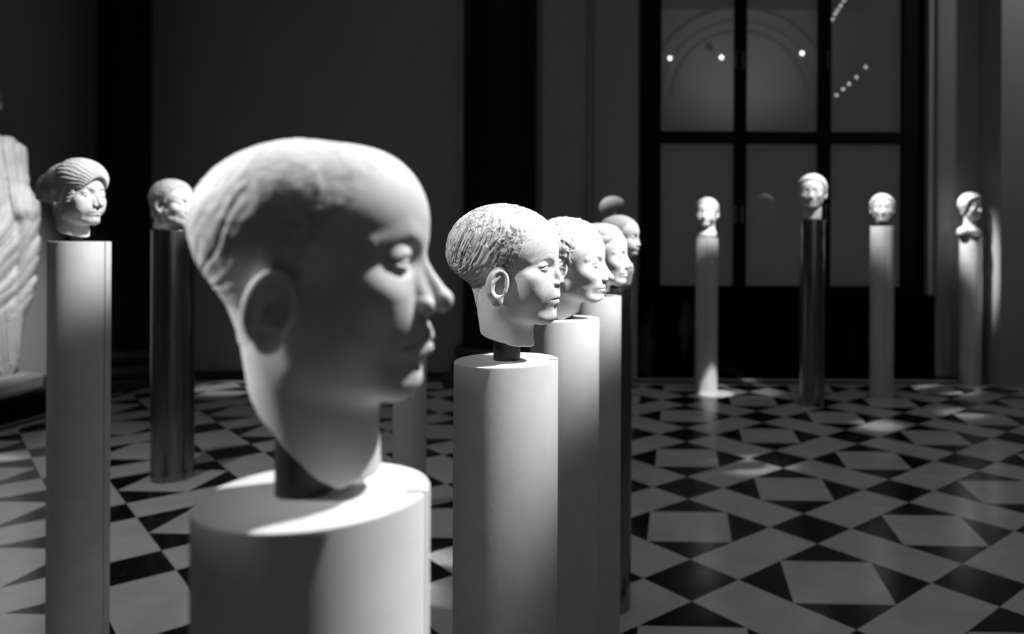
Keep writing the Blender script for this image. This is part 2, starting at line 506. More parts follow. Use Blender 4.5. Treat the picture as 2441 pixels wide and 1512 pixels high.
    if a['hair']:
        hl = np.array(a['hairline'] or HAIRLINE, F32)
        xh = np.interp(w[:, 2], hl[:, 0], hl[:, 1])
        inside = (w[:, 0] - xh)*.75
        base = smin(cran, cone(w, (na[0] - .4, 0, -.5), nb, ra + .15, rb), 2.)
        th = a['ht']
        if a['taper']:
            th = th*np.clip(-inside/a['taper'], .1, 1)*np.clip((w[:, 2] - hl[1, 0] - .4)/3.5, .1, 1)
        hair = base - th
        st = a['hair']
        ph = np.arctan2(w[:, 1], w[:, 2] - 6.0 + 1e-4)
        cx, cy, cz = w[:, 0] + 5.0, w[:, 1], w[:, 2] - 9.0
        if st == 'crop':
            az = np.arctan2(cy, cx - .45*cz); rr = np.sqrt(cx*cx + cy*cy + cz*cz)
            nz = noise3(np.stack([az*16 + 1.2*noise3(w*.35), rr*.55, az*0], 1))
            hair = hair + .05*nz + .06*noise3(w*1.3)*(.6 + .4*noise3(w*.25))
        elif st == 'strand':
            az = np.arctan2(cy, cx - .45*cz); rr = np.sqrt(cx*cx + cy*cy + cz*cz)
            nz = noise3(np.stack([az*38 + 1.5*noise3(w*.4), rr*.9 + 3*noise3(w*.3), az*0], 1))
            hair = hair + .17*nz*np.clip(th/.2, .3, 1) + .04*noise3(w*2.5)
        elif st == 'curl':
            g = w*.62 + .8*np.stack([noise3(w*.3), noise3(w*.3 + 9), noise3(w*.3 + 21)], 1)
            hair = hair - .38*np.abs(noise3(g)) - .16*np.abs(noise3(g*2.3)) + .2
        elif st == 'wave':
            hair = hair + .22*np.sin(w[:, 2]*1.9 + 1.4*noise3(w*.35) + np.abs(w[:, 1])*.5) + .08*noise3(w*1.8)
        elif st == 'cap':
            hair = hair + .05*noise3(w*1.2)
        fr = .35*noise3(w*np.array((.9, .9, .9), F32)) if st in ('curl', 'strand', 'crop') else 0
        hair = smax(hair, inside + fr, .3 if st != 'curl' else .8)
    if a['cover']:
        hx = a['cover'](w, q, cran)
        hair = hx if hair is None else smin(hair, hx, .25)
    return d, hair, ear, w

def head_sdf(p, a):
    d, hair, ear, w = head_fields(p, a)
    if ear is not None:
        d = smin(d, ear, .3)
    if hair is not None:
        if ear is not None:                             # keep the ear clear of the hair
            hair = np.maximum(hair, -(ear - .12))
        d = smin(d, hair, .12)
    if a['extra']: d = a['extra'](p, d)
    for k, (c, n) in enumerate(a['cuts']):
        d = smax(d, plane(p, c, n) + .12*noise3(p*.9 + k*7) + .3*noise3(p*.3 + k*3), .25)
    return d

def sculpt_head(h, lo=(-13, -9.6, -20), hi=(13, 9.6, 15), **kw):
    a = dict(DEF); a.update(kw)
    f = lambda p: head_sdf(p, a)
    V, Q = polygonise(f, lo, hi, h)
    d, hair, ear, w = head_fields(V, a)
    lab = np.zeros(len(V), int)
    if hair is not None: lab[(hair < d - .02) & (hair < .25)] = 1
    if ear is not None: lab[(ear < .22) & (np.abs(V[:, 1]) > 6.0*a['cw']) & (lab == 0)] = 2
    fl = np.max(lab[Q], 1)
    fl = np.where((lab[Q] == 0).sum(1) >= 3, 0, fl)
    return V, Q, fl
# ---------------------------------------------------------------- the hall
WIN_Y = 9.2
bm = bmesh.new(); box(bm, -7.5, 6.5, -3.2, 10.2, -.2, 0)
struct(obj('floor', bm, M['floor']))
wx0, wx1 = at(1525, 500, WIN_Y).x, at(2207, 500, WIN_Y).x       # window frame, left and right
jx0, jx1 = at(1520, 500, BACK_Y).x - .0, at(2228, 500, BACK_Y).x
WTOP = 8.0
bm = bmesh.new()
box(bm, LEFT_X, jx0, BACK_Y, BACK_Y + .9, 0, WTOP)
box(bm, jx1, 4.2, BACK_Y + .2, BACK_Y + .9, 0, WTOP)
box(bm, jx0, jx1, WIN_Y + .25, BACK_Y + .9, 0, WTOP)
box(bm, jx0, jx1, BACK_Y, BACK_Y + .9, 5.6, WTOP)
struct(obj('wall_back', bm, M['wall']))
bm = bmesh.new(); box(bm, LEFT_X - .4, LEFT_X, -3.2, BACK_Y + .9, 0, WTOP)
struct(obj('wall_left', bm, M['wall']))
bm = bmesh.new(); box(bm, -6.6, 6.2, -3.6, -3.2, 0, WTOP)
struct(obj('wall_rear', bm, M['wall']))
rx = at(2385, 600, 8.4).x
bm = bmesh.new()
box(bm, rx, 6.4, 8.4, BACK_Y + .9, 0, WTOP)
box(bm, 5.8, 6.2, -3.2, 8.4, 0, WTOP)
struct(obj('wall_right', bm, M['wall']))
def trim(n, x0, x1, y0, z0, z1, mat, bev=.01, yb=.05):
    bm = bmesh.new(); box(bm, x0, x1, y0, BACK_Y + yb, z0, z1, bev)
    return struct(obj('trim_%d' % n, bm, mat))
bm = bmesh.new()                                        # plaster arch on the wall behind the viewer
for rr, mr in ((2.5, .10), (2.15, .06), (1.85, .08)):
    n1, n2 = 48, 10
    ring = [[bm.verts.new((2.25 + (rr + mr*math.cos(b))*math.cos(a), -3.2 + mr*math.sin(b), 5.5 + (rr + mr*math.cos(b))*math.sin(a)))
             for b in [math.pi*k/n2 for k in range(n2 + 1)]] for a in [math.pi*k/n1 for k in range(n1 + 1)]]
    for A, B in zip(ring[:-1], ring[1:]):
        for i in range(n2): bm.faces.new((A[i], A[i+1], B[i+1], B[i]))
struct(obj('trim_7', bm, M['trimw'], smooth=True))
# flat pilaster strips beside the window
a0, a1, a2, a3 = (at(x, 400, BACK_Y - .1).x for x in (1290, 1398, 1412, 1522))
trim(1, a0, a1, BACK_Y - .08, 0, WTOP, M['wall'])
trim(2, a1, a2, BACK_Y - .14, 0, WTOP, M['trimw'], .03)
trim(3, a2, jx0, BACK_Y - .05, 0, WTOP, M['wall'])
b0, b1, b2, b3 = (at(x, 400, BACK_Y + .1).x for x in (2228, 2236, 2280, 2340))
trim(4, b1, b2, BACK_Y + .14, 0, WTOP, M['trimw'], .03, .25)
trim(5, b2, b3, BACK_Y + .17, 0, WTOP, M['wall'], .01, .25)
bm = bmesh.new(); box(bm, LEFT_X, a0 - .62, BACK_Y - .05, BACK_Y, 0, .075, .008)
struct(obj('baseboard_back', bm, M['plinth']))
bm = bmesh.new(); box(bm, LEFT_X, LEFT_X + .05, -3.2, 7.7, 0, .12, .008)
struct(obj('baseboard_left', bm, M['plinth']))

# the tall window: black frame, six panes, a pale blind behind them
win = struct(empty('window_1', ((wx0 + wx1)/2, WIN_Y, .95)))
wz0 = at(1700, 700, WIN_Y).z
def part(name, bm, mat, parent, **kw):
    o = obj(name, bm, mat, None, **kw)
    o.parent = parent
    o.matrix_parent_inverse = Matrix.Translation(-Vector(parent.location)) if parent.rotation_euler[2] == 0 else parent.matrix_basis.inverted()
    return o
PX = [at(x, 500, WIN_Y).x for x in (1575, 1748, 1778, 1948, 1978, 2148)]
zt0, zt1, zb = at(1850, 343, WIN_Y).z, at(1850, 315, WIN_Y).z, at(1850, 682, WIN_Y).z
bm = bmesh.new()
box(bm, wx0, PX[0], WIN_Y - .06, WIN_Y + .06, wz0, 5.6, .006)
box(bm, PX[5], wx1, WIN_Y - .06, WIN_Y + .06, wz0, 5.6, .006)
box(bm, PX[0], PX[5], WIN_Y - .055, WIN_Y + .055, wz0, zb, .006)
part('frame', bm, M['frame'], win)
for x0, x1 in ((PX[1], PX[2]), (PX[3], PX[4])):
    bm = bmesh.new(); box(bm, x0, x1, WIN_Y - .055, WIN_Y + .055, zb, 5.6, .006)
    part('mullion', bm, M['frame'], win)
for x0, x1 in ((PX[0], PX[1]), (PX[2], PX[3]), (PX[4], PX[5])):
    bm = bmesh.new(); box(bm, x0, x1, WIN_Y - .05, WIN_Y + .05, zt0, zt1, .006)
    part('transom', bm, M['frame'], win)
    for z0, z1 in ((zb, zt0), (zt1, 5.6)):
        bm = bmesh.new(); box(bm, x0, x1, WIN_Y - .004, WIN_Y + .004, z0, z1)
        part('pane', bm, M['glass'], win)
bm = bmesh.new(); box(bm, wx0, wx1, WIN_Y + .12, WIN_Y + .14, wz0, 5.6)
part('blind', bm, M['blind'], win)
for px, py in ((1755, 143), (1771, 145), (1973, 140), (1752, 512), (1769, 512), (1969, 510)):
    c = at(px, py, WIN_Y - .065)
    bm = bmesh.new()
    for dz in (-.055, .055):
        lathe(bm, ((.0001, -.05 + c.z + dz), (.016, -.05 + c.z + dz), (.016, .05 + c.z + dz), (.0001, .05 + c.z + dz)), 12, c.x, c.y)
    part('hinge', bm, M['brass'], win, auto=40)
# low dark panelling under the window
bm = bmesh.new()
px0, px1, pz = at(1522, 800, 9.0).x, at(2230, 800, 9.0).x, at(1900, 702, 9.0).z
box(bm, px0, px1, 9.0, WIN_Y + .2, .04, pz, .01)
box(bm, px0 - .0, px1, 8.97, 9.0, pz - .04, pz, .006)
box(bm, px0, px1, 8.96, 9.0, 0, .05, .006)
for k in range(5):
    w = (px1 - px0)/5
    box(bm, px0 + k*w + .08, px0 + (k+1)*w - .08, 8.985, 9.0, .16, pz - .14, .01)
struct(obj('trim_6', bm, M['parapet']))

# black marble columns with moulded bases on dark plinths
def column(cx, cy, R, zb, label):
    c = struct(empty('column', (cx, cy, 0)))
    c['label'] = label
    bm = bmesh.new()
    lathe(bm, ((R*1.04, zb), (R, zb + .06), (R, WTOP)), 48)
    obj('shaft', bm, M['black_marble'], c, auto=40)
    bm = bmesh.new()
    prof = [(R*1.0, zb)]
    for k in range(9):
        t = math.pi/2 - math.pi*k/8
        prof.append((R*1.10 + .055*math.cos(t), zb - .055 + .055*math.sin(t)))
    prof += [(R*1.05, zb - .13), (R*1.05, zb - .16)]
    for k in range(9):
        t = math.pi/2 - math.pi*k/8
        prof.append((R*1.16 + .06*math.cos(t), zb - .22 + .06*math.sin(t)))
    prof.append((R, zb - .285))
    lathe(bm, prof, 48)
    obj('base_moulding', bm, M['plinth'], c, auto=50)
    bm = bmesh.new(); box(bm, -R*1.25, R*1.25, -R*1.25, R*1.25, 0, zb - .28, .015)
    obj('plinth', bm, M['plinth'], c)
    return c
rc = at(1192, 500, 8.72)
column(rc.x, rc.y, 87.5*8.72/FPX*.975, .40, 'black marble column behind the second row heads')
column(-5.66, 8.22, .243, .40, 'black marble column in the left corner behind the woman with a bun')

# ---------------------------------------------------------------- pedestals
def pedestal(name, label, cx, cy, R, ztop, mat, seam, group=None, tube=False, cat='pedestal'):
    root = tag(empty(name, (cx, cy, 0)), label, cat, group)
    n = 96
    # a drum with one vertical joint cut into it: a narrow slot that also shows on the top face
    g, dep = (.0022, .018) if not tube else (.004, .006)
    def outline(r):
        o = []
        da = g/r
        for i in range(n):
            o.append((r*math.cos(seam + da + (2*math.pi - 2*da)*i/(n-1)), r*math.sin(seam + da + (2*math.pi - 2*da)*i/(n-1))))
        ri = R - dep
        o.append((ri*math.cos(seam - g/ri), ri*math.sin(seam - g/ri)))
        o.append((ri*math.cos(seam + g/ri), ri*math.sin(seam + g/ri)))
        return o
    bm = bmesh.new()
    b = .0025
    rings = [[bm.verts.new((x, y, z)) for x, y in outline(r)] for r, z in ((R, 0), (R, ztop - b), (R - b*.35, ztop - b*.3), (R - b, ztop))]
    m = len(rings[0])
    for A, B in zip(rings[:-1], rings[1:]):
        for i in range(m): bm.faces.new((A[i], A[(i+1) % m], B[(i+1) % m], B[i]))
    bm.faces.new(rings[-1]); bm.faces.new(rings[0][::-1])
    obj('shaft', bm, mat, root, auto=35)
    if tube:                                            # vertical joints of the metal shell
        for k, w in ((.9, .0035), (2.2, .0035), (3.6, .0035)):
            bm = bmesh.new()
            a = seam + k
            da = w/R
            v = [bm.verts.new(((R + .0012)*math.cos(t), (R + .0012)*math.sin(t), z)) for z in (.01, ztop - .01) for t in (a - da, a + da)]
            v2 = [bm.verts.new(((R - .004)*math.cos(t), (R - .004)*math.sin(t), z)) for z in (.01, ztop - .01) for t in (a - da, a + da)]
            for f in ((v[0], v[1], v[3], v[2]), (v2[0], v2[2], v2[3], v2[1]), (v[0], v[2], v2[2], v2[0]), (v[1], v2[1], v2[3], v[3]), (v[0], v2[0], v2[1], v[1]), (v[2], v[3], v2[3], v2[2])):
                bm.faces.new(f)
            obj('joint_strip', bm, M['gap'], root)
    return root

# ---------------------------------------------------------------- heads
def head(name, label, loc, yaw, h, mats, scale=1., pitch=0., tilt=0., group=None, cat='sculpture', lo=(-13, -9.6, -20), hi=(13, 9.6, 15), hairname='hair', post=None, **kw):
    V, Q, fl = sculpt_head(h, lo, hi, **kw)
    nz = vnormals(V, Q)
    V = V*(np.array((1, kw.get('wid', 1.), 1), F32)*F32(.01*scale))
    root = tag(empty(name, loc), label, cat, group)
    root.rotation_euler = (math.radians(tilt), math.radians(pitch), math.radians(yaw))
    cy = V[Q].mean(1)[:, 1]
    for nm_, sel, mat in (('face', fl == 0, mats[0]), (hairname, fl == 1, mats[1]), ('ear', (fl == 2) & (cy > 0), mats[0]), ('ear', (fl == 2) & (cy <= 0), mats[0])):
        if sel.sum() < 12: continue
        q = Q[sel]
        ids, inv = np.unique(q, return_inverse=True)
        me = bpy.data.meshes.new(nm_)
        me.from_pydata(V[ids].tolist(), [], inv.reshape(q.shape).tolist())
        me.shade_smooth()
        me.normals_split_custom_set_from_vertices(nz[ids].tolist())
        finish(nm_, me, mat, root)
    if post:                                            # dark steel post between the pedestal and the neck
        px, py, pz, pr, ph = post
        bm = bmesh.new(); lathe(bm, ((.0001, 0), (pr, 0), (pr, ph - .002), (pr - .002, ph), (.0001, ph)), 40)
        o = obj('mount_post', bm, M['post'], None, auto=40)
        o.parent = root
        W = Matrix.Translation(root.location) @ root.rotation_euler.to_matrix().to_4x4()
        o.matrix_local = W.inverted() @ Matrix.Translation((px, py, pz))
    return root
Q_ = float(globals().get('HEAD_Q', 1.0))               # 1 = full detail

PED = {}
# --- the foreground row, near to far
R0 = .0955
x, y, _ = stand(455, 1028, R0); zt = EYE - .224
P1 = (x, y, zt)
pedestal('stone_pedestal', 'nearest pale stone drum pedestal at lower left centre, cropped by the bottom edge', x, y, R0, zt, M['drum'], math.radians(2), 'stone drum pedestals')
x, y, _ = stand(1083, 1333, R0)
P2 = (x, y, zt - .002)
pedestal('stone_pedestal', 'pale stone drum pedestal under the cropped-hair child head, second of the row', x, y, R0, zt - .002, M['drum'], math.radians(2), 'stone drum pedestals')
x, y, _ = stand(1430 - 164, 1430, R0)
P3 = (x, y, zt)
pedestal('stone_pedestal', 'pale stone drum pedestal under the curly youth head, third of the row', x, y, R0, zt, M['drum'], math.radians(0), 'stone drum pedestals')
x, y, _ = stand(1482 - 119, 1482, R0)
P4 = (x, y, zt + .002)
pedestal('stone_pedestal', 'pale stone drum pedestal beside the dark metal one, fourth of the row', x, y, R0, zt + .002, M['drum'], math.radians(0), 'stone drum pedestals')
x, y, _ = stand(1508 - 88, 1508, .08)
P5 = (x, y, at(1495, 686, y).z)
pedestal('metal_pedestal', 'dark metal tube pedestal peeking out behind the row, under the baby head', x, y, .08, P5[2], M['bronze'], math.radians(80), 'metal tube pedestals', tube=True)
P6 = at(1464, 500, 5.3)
pedestal('stone_pedestal', 'pale stone drum pedestal hidden behind the row, under the farthest rounded head', P6.x, P6.y, R0, 1.53, M['drum'], 0, 'stone drum pedestals')
x, y, _ = stand(938, 1019, R0)
pedestal('stone_pedestal', 'dim stone drum pedestal seen between the big foreground head and the second pedestal', x, y, R0, 1.40, M['drum'], 1., 'stone drum pedestals')
# --- left side
x, y, _ = stand(112, 266, R0)
L1 = (x, y, at(189, 576, y).z)
pedestal('stone_pedestal', 'tall stone drum pedestal at far left under the woman with a bun', x, y, R0, L1[2], M['drum'], math.radians(-2), 'stone drum pedestals')
x, y, r = stand(360, 466, None, 1154)
L2 = (x, y, at(413, 549, y).z); L2R = r
pedestal('metal_pedestal', 'dark metal tube pedestal at left, half behind the big foreground head', x, y, r, L2[2], M['bronze'], math.radians(-80), 'metal tube pedestals', tube=True)
# --- right side, by the window
x, y, r = stand(1658, 1712, None, 937)
R1 = (x, y, at(1685, 568, y).z)
pedestal('stone_pedestal', 'leftmost stone drum pedestal by the window, lit at its foot', x, y, r, R1[2], M['drum'], math.radians(-93), 'stone drum pedestals')
x, y, r = stand(1907, 1967, None, 972)
R2 = (x, y, at(1937, 524, y).z)
pedestal('metal_pedestal', 'shiny metal tube pedestal in front of the window', x, y, r, R2[2], M['bronze'], math.radians(-60), 'metal tube pedestals', tube=True)
x, y, r = stand(2074, 2132, None, 953)
R3 = (x, y, at(2103, 540, y).z)
pedestal('stone_pedestal', 'stone drum pedestal right of the metal one, under the small wavy-haired head', x, y, r, R3[2], M['drum'], math.radians(-92), 'stone drum pedestals')
x, y, r = stand(2287, 2342, None, 917)
R4 = (x, y, at(2315, 568, y).z)
pedestal('stone_pedestal', 'rightmost stone drum pedestal, under the bust with shoulders', x, y, r, R4[2], M['drum'], math.radians(-80), 'stone drum pedestals')
bm = bmesh.new()
lathe(bm, ((.0001, 0), (r*1.1, 0), (r*1.1, .012), (.0001, .012)), 64)
o = obj('mount_plate', bm, M['steel'], None, auto=40); o.location = (R4[0] + .02, R4[1], R4[2])
tag(o, 'thin metal plate between the rightmost pedestal and its bust', 'plate')

MH = (M['marble_soft'], M['marble_hair_soft'])
# 1: the big boy in front
head('marble_bust', 'large out of focus marble head of a short-haired boy, in the foreground', (P1[0] - .002, P1[1] + .005, 1.556), 6, .095/Q_, MH, scale=1.0, post=(P1[0] - .012, P1[1] + .002, P1[2], .0235, .10), group='marble heads',
     neck=((-.9, 0, -3.), (1.1, 0, -19.), 5.6, 4.4), extra=lambda p, d: smin(d, ell(p, (3.7, 0, 6.3), (5.6, 5.7, 6.0)), 1.5), cuts=(((-4.6, 0, -9.3), (-.72, 0, -.70)), ((0, 0, -17.6), (.25, 0, -1))), lo=(-13, -9.6, -20.5), lip=1.55, brow=1.2, nose=1.06, earz=-1.4, earx=-1.7, cl=.94, taper=1.3,
     zmap=((-30, -30), (-10, -10), (-8.2, -8.2), (-5.66, -4.95), (-3.7, -2.55), (-2.65, -1.2), (1.15, 2.35), (2.9, 4.3), (8, 8.6), (12, 12.1), (30, 30)),
     hairline=((-9, -30), (-6.2, -30), (-5.4, -4.2), (-3.0, -2.6), (-.6, .6), (1.2, 1.2), (3.5, 2.6), (6, 4.4), (8.4, 5.2), (9.6, 6.5), (10.6, 8.5), (13, 13), (40, 30)), ht=.22)
# 2: child with incised hair
head('marble_bust', 'marble child head with incised short hair and a broken nose, on the second pedestal', (P2[0] + .002, P2[1] - .005, 1.527), -9, .10/Q_, (M['marble'], M['marble_hair']), scale=1.03, post=(P2[0], P2[1], P2[2], .0245, .075), group='marble heads',
     hair='strand', ht=.30, taper=3., earz=-1.1, earx=.6,
     zmap=((-30, -28), (-10, -8.3), (-8.2, -6.7), (-5.66, -3.7), (-3.7, -1.5), (-2.65, -.6), (1.15, 1.9), (2.9, 3.4), (8, 8.4), (12, 12.1), (30, 30)), cheek=.75, broken=True, lip=.95, brow=.5, cw=1.05, ch=1.02,
     neck=((-1.1, 0, -3.), (.6, 0, -17.), 4.9, 4.5), cuts=(((0, 0, -11.0), (-.28, 0, -1)),),
     hairline=((-9.8, -30), (-8.8, -30), (-7.6, -5.6), (-3.0, -3.2), (-.6, .4), (1.2, 3.4), (3.5, 4.9), (6, 5.8), (7.2, 6.9), (8.6, 8.8), (11, 12), (14, 16), (40, 30)))
# 3: youth with curls
head('marble_bust', 'bright marble youth head with curly hair and straight nose, on the third pedestal', (-.245, P3[1], 1.517), -9, .13/Q_, (M['marble'], M['marble']), scale=1.08, post=(P3[0], P3[1], P3[2], .022, .05), group='marble heads',
     hair='curl', ht=.55, taper=2.5, low=.92, nose=1.06, neck=((-1.8, 0, -3.), (-3.0, 0, -17.), 5.4, 4.8), cuts=(((2.5, 0, -11.3), (.55, 0, -1)), ((-2, 0, -12.6), (-.5, 0, -1))))
# 4: girl with swept hair
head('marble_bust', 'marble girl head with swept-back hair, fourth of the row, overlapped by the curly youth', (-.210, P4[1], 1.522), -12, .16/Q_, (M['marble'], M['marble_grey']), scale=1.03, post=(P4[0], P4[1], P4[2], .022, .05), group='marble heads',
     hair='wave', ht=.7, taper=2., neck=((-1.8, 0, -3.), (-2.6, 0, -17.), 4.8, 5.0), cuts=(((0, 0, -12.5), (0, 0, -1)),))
# 5: baby with a long skull
def stem(p, d):
    return smin(d, chain(p, [((1., 0, -7.), 3.8), ((2.6, 0, -15.), 4.3), ((2.2, 0, -21), 3.4)]), 1.6)
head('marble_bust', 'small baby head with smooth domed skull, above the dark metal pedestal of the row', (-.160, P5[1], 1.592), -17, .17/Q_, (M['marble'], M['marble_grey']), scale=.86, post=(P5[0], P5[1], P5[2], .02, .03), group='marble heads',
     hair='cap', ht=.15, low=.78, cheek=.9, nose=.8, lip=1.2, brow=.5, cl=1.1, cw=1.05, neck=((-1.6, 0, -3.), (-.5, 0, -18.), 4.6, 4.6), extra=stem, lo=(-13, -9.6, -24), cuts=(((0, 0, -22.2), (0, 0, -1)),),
     hairline=((-9, -30), (-6.2, -30), (-5.4, -5.2), (-2, -2.6), (2, 1.4), (6, 4.), (9, 6.2), (10, 8.5), (10.6, 30), (40, 30)))
# 6: head behind
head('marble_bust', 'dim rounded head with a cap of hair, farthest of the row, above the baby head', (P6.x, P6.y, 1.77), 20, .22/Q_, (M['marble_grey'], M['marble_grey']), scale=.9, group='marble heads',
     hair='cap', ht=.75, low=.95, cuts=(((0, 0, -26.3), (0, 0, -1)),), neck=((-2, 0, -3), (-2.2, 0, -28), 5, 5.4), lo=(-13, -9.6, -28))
# woman with a bun
def bun(w, q, cran):
    y2 = w[:, 1]**2
    ridge = .10*np.sin(np.arctan2(w[:, 1], w[:, 2] - 3.)*38 + 1.5*noise3(w*.5)) + .05*noise3(w*2.)
    roll = smax(ell(w, (1.9, 0, 6.6), (8.7, 8.3, 7.6)), -(w[:, 0] - np.interp(w[:, 2], (-3, 0, 3, 6, 9), (-.5, .8, 1.2, .6, -1.)))*.8, 1.4)
    roll = smax(roll, (np.maximum(6.9 - .17*y2, .6) - w[:, 2])*.75, .9) + ridge
    lock = chain(q, [((4.6, 5.6, 1.5), 1.2), ((3.4, 6.2, -1.2), 1.0)]) + ridge
    roll = smin(roll, lock, .6)
    back = ell(w, (-5.5, 0, 3.6), (8.6, 6.4, 6.6)) + .10*noise3(w*np.array((.6, 2.4, 2.4), F32))
    knot = ell(w, (-12.2, 0, 1.4), (3.0, 3.6, 3.4)) + .25*np.sin(w[:, 2]*2.4)
    return smin(smin(roll, back, .5), knot, .9)
head('marble_bust', 'marble woman head with rolled front hair and a bun, at far left', (at(180, 480, L1[1]).x, L1[1], 1.742), -9, .15/Q_, MH, scale=1.02, post=(L1[0] - .028, L1[1] + .01, L1[2], .026, .1), group='marble heads',
     cover=bun, hair='cap', ht=.3, cheek=.1, neck=((-1.6, 0, -3.), (-.6, 0, -17.), 4.9, 4.8), lo=(-16.5, -9.9, -17), hi=(13, 9.9, 16), cuts=(((0, 0, -13.2), (-.32, 0, -1)),),
     hairline=((-9, -30), (-7.2, -30), (-6.4, -5.2), (-3.0, -3.0), (-.6, .4), (1.2, 1.6), (4, 4), (8, 6.2), (9.8, 30), (40, 30)))
# bearded head with thick curls
def beard(w, q, cran):
    b = chain(q, [((1.6, 5.0, -2.5), 1.6), ((3.4, 4.4, -6.2), 2.0), ((7.4, 1.0, -8.8), 2.0)]) - .45*np.abs(noise3(w*.8))
    return b
head('marble_bust', 'weathered bearded head with thick curls, on the left metal pedestal', (L2[0] - .005, L2[1], 1.80), -12, .24/Q_, (M['marble'], M['marble_grey']), scale=1.36, post=(L2[0], L2[1], L2[2], .045, .04), group='marble heads', hairname='hair_and_beard',
     cover=beard, hair='curl', ht=.6, neck=((-2.4, 0, -3.), (-2.6, 0, -17.), 6.4, 6.0), cuts=(((0, 0, -11.4), (-.1, 0, -1)),), lo=(-13.5, -10.4, -15), hi=(13, 10.4, 16))
# heads by the window
head('marble_bust', 'marble man head with fringe, leftmost of the heads by the window', (R1[0], R1[1], at(1688, 510, R1[1]).z), -106, .24/Q_, (M['marble'], M['marble']), scale=1.32, group='marble heads',
     wid=1.12, hair='cap', ht=.8, neck=((-1.4, 0, -3.), (-1., 0, -17.), 5.5, 5.6), cheek=.3, lo=(-13, -9.6, -24), extra=lambda p, d: smin(d, ell(p, (-.6, 0, -16.5), (7.0, 7.0, 4.6)), 2.5), cuts=(((0, 0, (R1[2] - at(1688, 510, R1[1]).z)/.0132 + .4), (0, 0, -1)),))
zz = at(1935, 462, R2[1]).z
head('marble_bust', 'marble man head with deep-set eyes, on the shiny metal pedestal', (R2[0] - .005, R2[1], zz), -107, .24/Q_, (M['marble'], M['marble']), scale=1.42, group='marble heads',
     wid=1.17, hair='cap', ht=1.1, brow=1.15, neck=((-1.6, 0, -3.), (-1.2, 0, -22.), 5.2, 5.2), lo=(-13, -9.6, -23), cuts=(((0, 0, (R2[2] - zz)/.0142 + .4), (0, 0, -1)),))
zz = at(2103, 500, R3[1]).z
head('marble_bust', 'small marble head with wavy hair and short neck, right of the metal pedestal', (R3[0], R3[1], zz), -100, .24/Q_, (M['marble'], M['marble']), scale=1.2, post=(R3[0], R3[1], R3[2], .045, .06), group='marble heads',
     wid=1.18, hair='curl', ht=1.2, cuts=(((0, 0, -11.5), (0, 0, -1)),), neck=((-1.6, 0, -3.), (-1.2, 0, -17.), 4.6, 3.4))
zz = at(2318, 497, R4[1]).z
zb = (R4[2] + .012 - zz)/.0125
def chest(p, d):
    q = p.copy(); q[:, 1] = np.abs(q[:, 1])
    c = ell(q, (-1.2, 0, zb + 4.), (8.4, 11.5, 6.5))
    c = smin(c, ell(q, (-1.0, 8.5, zb + 4.2), (5.4, 4.6, 5.0)), 2.)
    return smin(d, c, 3.)
head('marble_bust', 'marble bust with bare shoulders and thick hair, rightmost by the window', (R4[0], R4[1], zz), -62, .26/Q_, (M['marble'], M['marble']), scale=1.25, group='marble heads', cat='sculpture',
     wid=1.06, hair='cap', ht=1.8, extra=chest, neck=((-1.6, 0, -3.), (-1.6, 0, -20.), 4.8, 5.2), lo=(-13, -14.5, zb - 1), hi=(13, 14.5, 15), cuts=(((0, 0, zb + .5), (0, 0, -1)),))

# ---------------------------------------------------------------- the draped statue at the left edge
def statue_fields(p):
    hp = (p - np.array((2., 0, 165.), F32))/F32(1.05)
    a = dict(DEF); a.update(hair='cap', ht=.6, cuts=(), neck=((-1.6, 0, -3.), (-2., 0, -22.), 5, 6))
    hd = head_sdf(hp, a)*1.05
    q = p.copy(); q[:, 1] = np.abs(q[:, 1])
    d = ell(p, (0, 0, 124), (12, 15.5, 25))
    d = smin(d, ell(q, (-1, 12.5, 136), (7, 6, 9)), 6)
    d = smin(d, ell(p, (0, 0, 92), (14, 19, 26)), 10)
    d = smin(d, cone(p, (1, 0, 80), (2, 0, 4), 18, 15.5), 8)
    d = smin(d, cone(p, (5, -6, 60), (9, -7, 36), 9.5, 8), 6)
    d = smin(d, chain(p, [((-1, 13.5, 135), 6), ((0, 15.5, 114), 6.2), ((6, 20.5, 100), 6.2)]), 4)
    d = smin(d, chain(p, [((3, 22, 104), 6.2), ((4, 22.5, 86), 5.8), ((3, 21.5, 58), 5.2), ((3, 16, 30), 4.2), ((4, 14, 6), 3.4)]), 3)
    d = smin(d, chain(p, [((-1, -14, 135), 6.2), ((-2, -24, 112), 6.6), ((14, -4, 112), 4.8)]), 4)
    ph = np.arctan2(p[:, 1], p[:, 0] + 6)
    u = 1.2*noise3(p*.025) + .25*noise3(p*.07)
    def ridge(t): return (1 - np.abs(np.sin(t)))**1.3
    def folds(t): return ridge(t) + .45*ridge(t*2.3 + 1.1)
    up = folds(p[:, 1]*.42 + (p[:, 2] - 100)*np.where(p[:, 1] > 0, .06, -.04) + u)
    mid = folds(p[:, 1]*.24 - p[:, 2]*.15 + 1.2*u)
    lowf = folds(ph*8 + .02*p[:, 2] + u)
    wt = np.clip((p[:, 2] - 92)/16, 0, 1)
    wt2 = np.clip((46 - p[:, 2])/14, 0, 1)
    fold = up*wt + lowf*wt2 + mid*(1 - np.maximum(wt, wt2))
    d = d + (1.5*fold - .5)*np.clip((150 - p[:, 2])/10, 0, 1) - .3*np.abs(noise3(p*.2))
    feet = ell(q, (16, 7, 3), (10, 4.4, 3.6))
    d = smin(d, feet, 1.2)
    d = smax(d, -p[:, 2], .5)
    return d, hd
SX, SY, SS = at(-20, 500, 6.9).x, 6.82, 1.45
sz = .372
st = tag(empty('draped_statue', (SX, SY, sz)), 'tall white statue in a folded robe, cropped at the left edge', 'statue')
V, Q = polygonise(lambda p: smin(*statue_fields(p), 1.5), (-24, -36, -2), (34, 36, 184), .75/Q_)
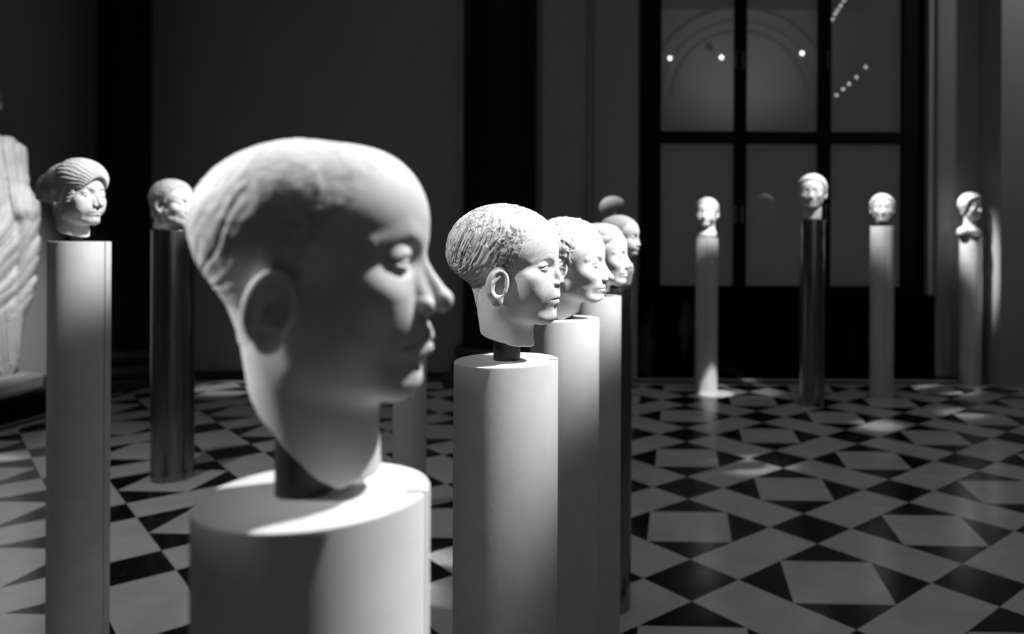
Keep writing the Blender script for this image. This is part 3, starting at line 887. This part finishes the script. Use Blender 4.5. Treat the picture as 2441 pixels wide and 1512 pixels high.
d, hd = statue_fields(V)
lab = (hd < d).astype(int); fl = (lab[Q].sum(1) > 2).astype(int)
nz = vnormals(V, Q); Vm = V*(.01*SS)
st.rotation_euler = (0, 0, math.radians(-62))
for nm_, k in (('robed_body', 0), ('head', 1)):
    q = Q[fl == k]; ids, inv = np.unique(q, return_inverse=True)
    me = bpy.data.meshes.new(nm_); me.from_pydata(Vm[ids].tolist(), [], inv.reshape(q.shape).tolist()); me.shade_smooth()
    me.normals_split_custom_set_from_vertices(nz[ids].tolist())
    finish(nm_, me, M['marble_soft'], st)
bm = bmesh.new()
box(bm, LEFT_X + .06, -5.53, 6.10, 7.02, .2, sz, .045)
bmesh.ops.subdivide_edges(bm, edges=bm.edges[:], cuts=3, use_grid_fill=True)
rn = random.Random(3)
for v in bm.verts: v.co += Vector((rn.uniform(-1, 1), rn.uniform(-1, 1), rn.uniform(-1, .2) if v.co.z > .3 else 0))*.006
o = part('base', bm, M['marble_soft'], st, smooth=True)
bm = bmesh.new(); box(bm, LEFT_X + .05, -5.52, 4.9, 7.75, 0, .2, .012)
tag(obj('statue_plinth', bm, M['frame'], None), 'low black plinth under the draped statue', 'plinth')

# ---------------------------------------------------------------- lamps behind the viewer, seen mirrored in the window
def mirrored(px, py, Y):
    v = at(px, py, 2*(WIN_Y - .004) - Y); v.y = Y; return v
for k, (px, py) in enumerate(((1597, 139), (1720, 137), (1912, 127))):
    c = mirrored(px, py, -2.2)
    L = tag(empty('ceiling_spotlight', c), ('track spotlight mirrored in the left window pane', 'track spotlight mirrored beside the left mullion', 'brightest track spotlight mirrored in the middle pane')[k], 'light', 'spotlights mirrored in the window')
    bm = bmesh.new()
    lathe(bm, ((.0001, 0), (.055, 0), (.055, .2), (.05, .21), (.0001, .21)), 24)
    bmesh.ops.rotate(bm, verts=bm.verts, cent=(0, 0, 0), matrix=Matrix.Rotation(math.radians(80), 3, 'X'))
    obj('housing', bm, M['frame'], L, auto=40)
    bm = bmesh.new(); lathe(bm, ((.0001, -.004), (.048, -.004), (.048, 0), (.0001, 0)), 24)
    bmesh.ops.rotate(bm, verts=bm.verts, cent=(0, 0, 0), matrix=Matrix.Rotation(math.radians(80) + math.pi, 3, 'X'))
    bmesh.ops.translate(bm, verts=bm.verts, vec=(0, .01, 0))
    obj('lens', bm, M['lamp'], L)

for k, (lab, pts) in enumerate((('glass bead string of a chandelier mirrored high in the right pane', ((2012, 2), (2004, 13), (1997, 24), (1991, 33), (1985, 46), (1978, 60))),
                                ('faint bead string of a chandelier mirrored lower in the right pane', ((2064, 160), (2042, 184), (2024, 200), (2010, 212), (1994, 227))))):
    C0 = [mirrored(px, py, -1.2) for px, py in pts]
    L = tag(empty('chandelier_string', C0[0]), lab, 'chandelier', 'chandelier strings mirrored in the window')
    for c in C0:
        bm = bmesh.new(); bmesh.ops.create_icosphere(bm, subdivisions=2, radius=.032)
        bmesh.ops.translate(bm, verts=bm.verts, vec=c - C0[0])
        obj('bulb', bm, M['bulb'], L, smooth=True)
    bm = bmesh.new()
    for A, B in zip(C0[:-1], C0[1:]):
        a, e = A - C0[0], B - C0[0]; d = e - a
        mt = Matrix.Translation((a + e)/2) @ d.to_track_quat('Z', 'Y').to_matrix().to_4x4()
        bmesh.ops.create_cone(bm, cap_ends=True, segments=8, radius1=.008, radius2=.008, depth=d.length, matrix=mt)
    obj('wire', bm, M['frame'], L)
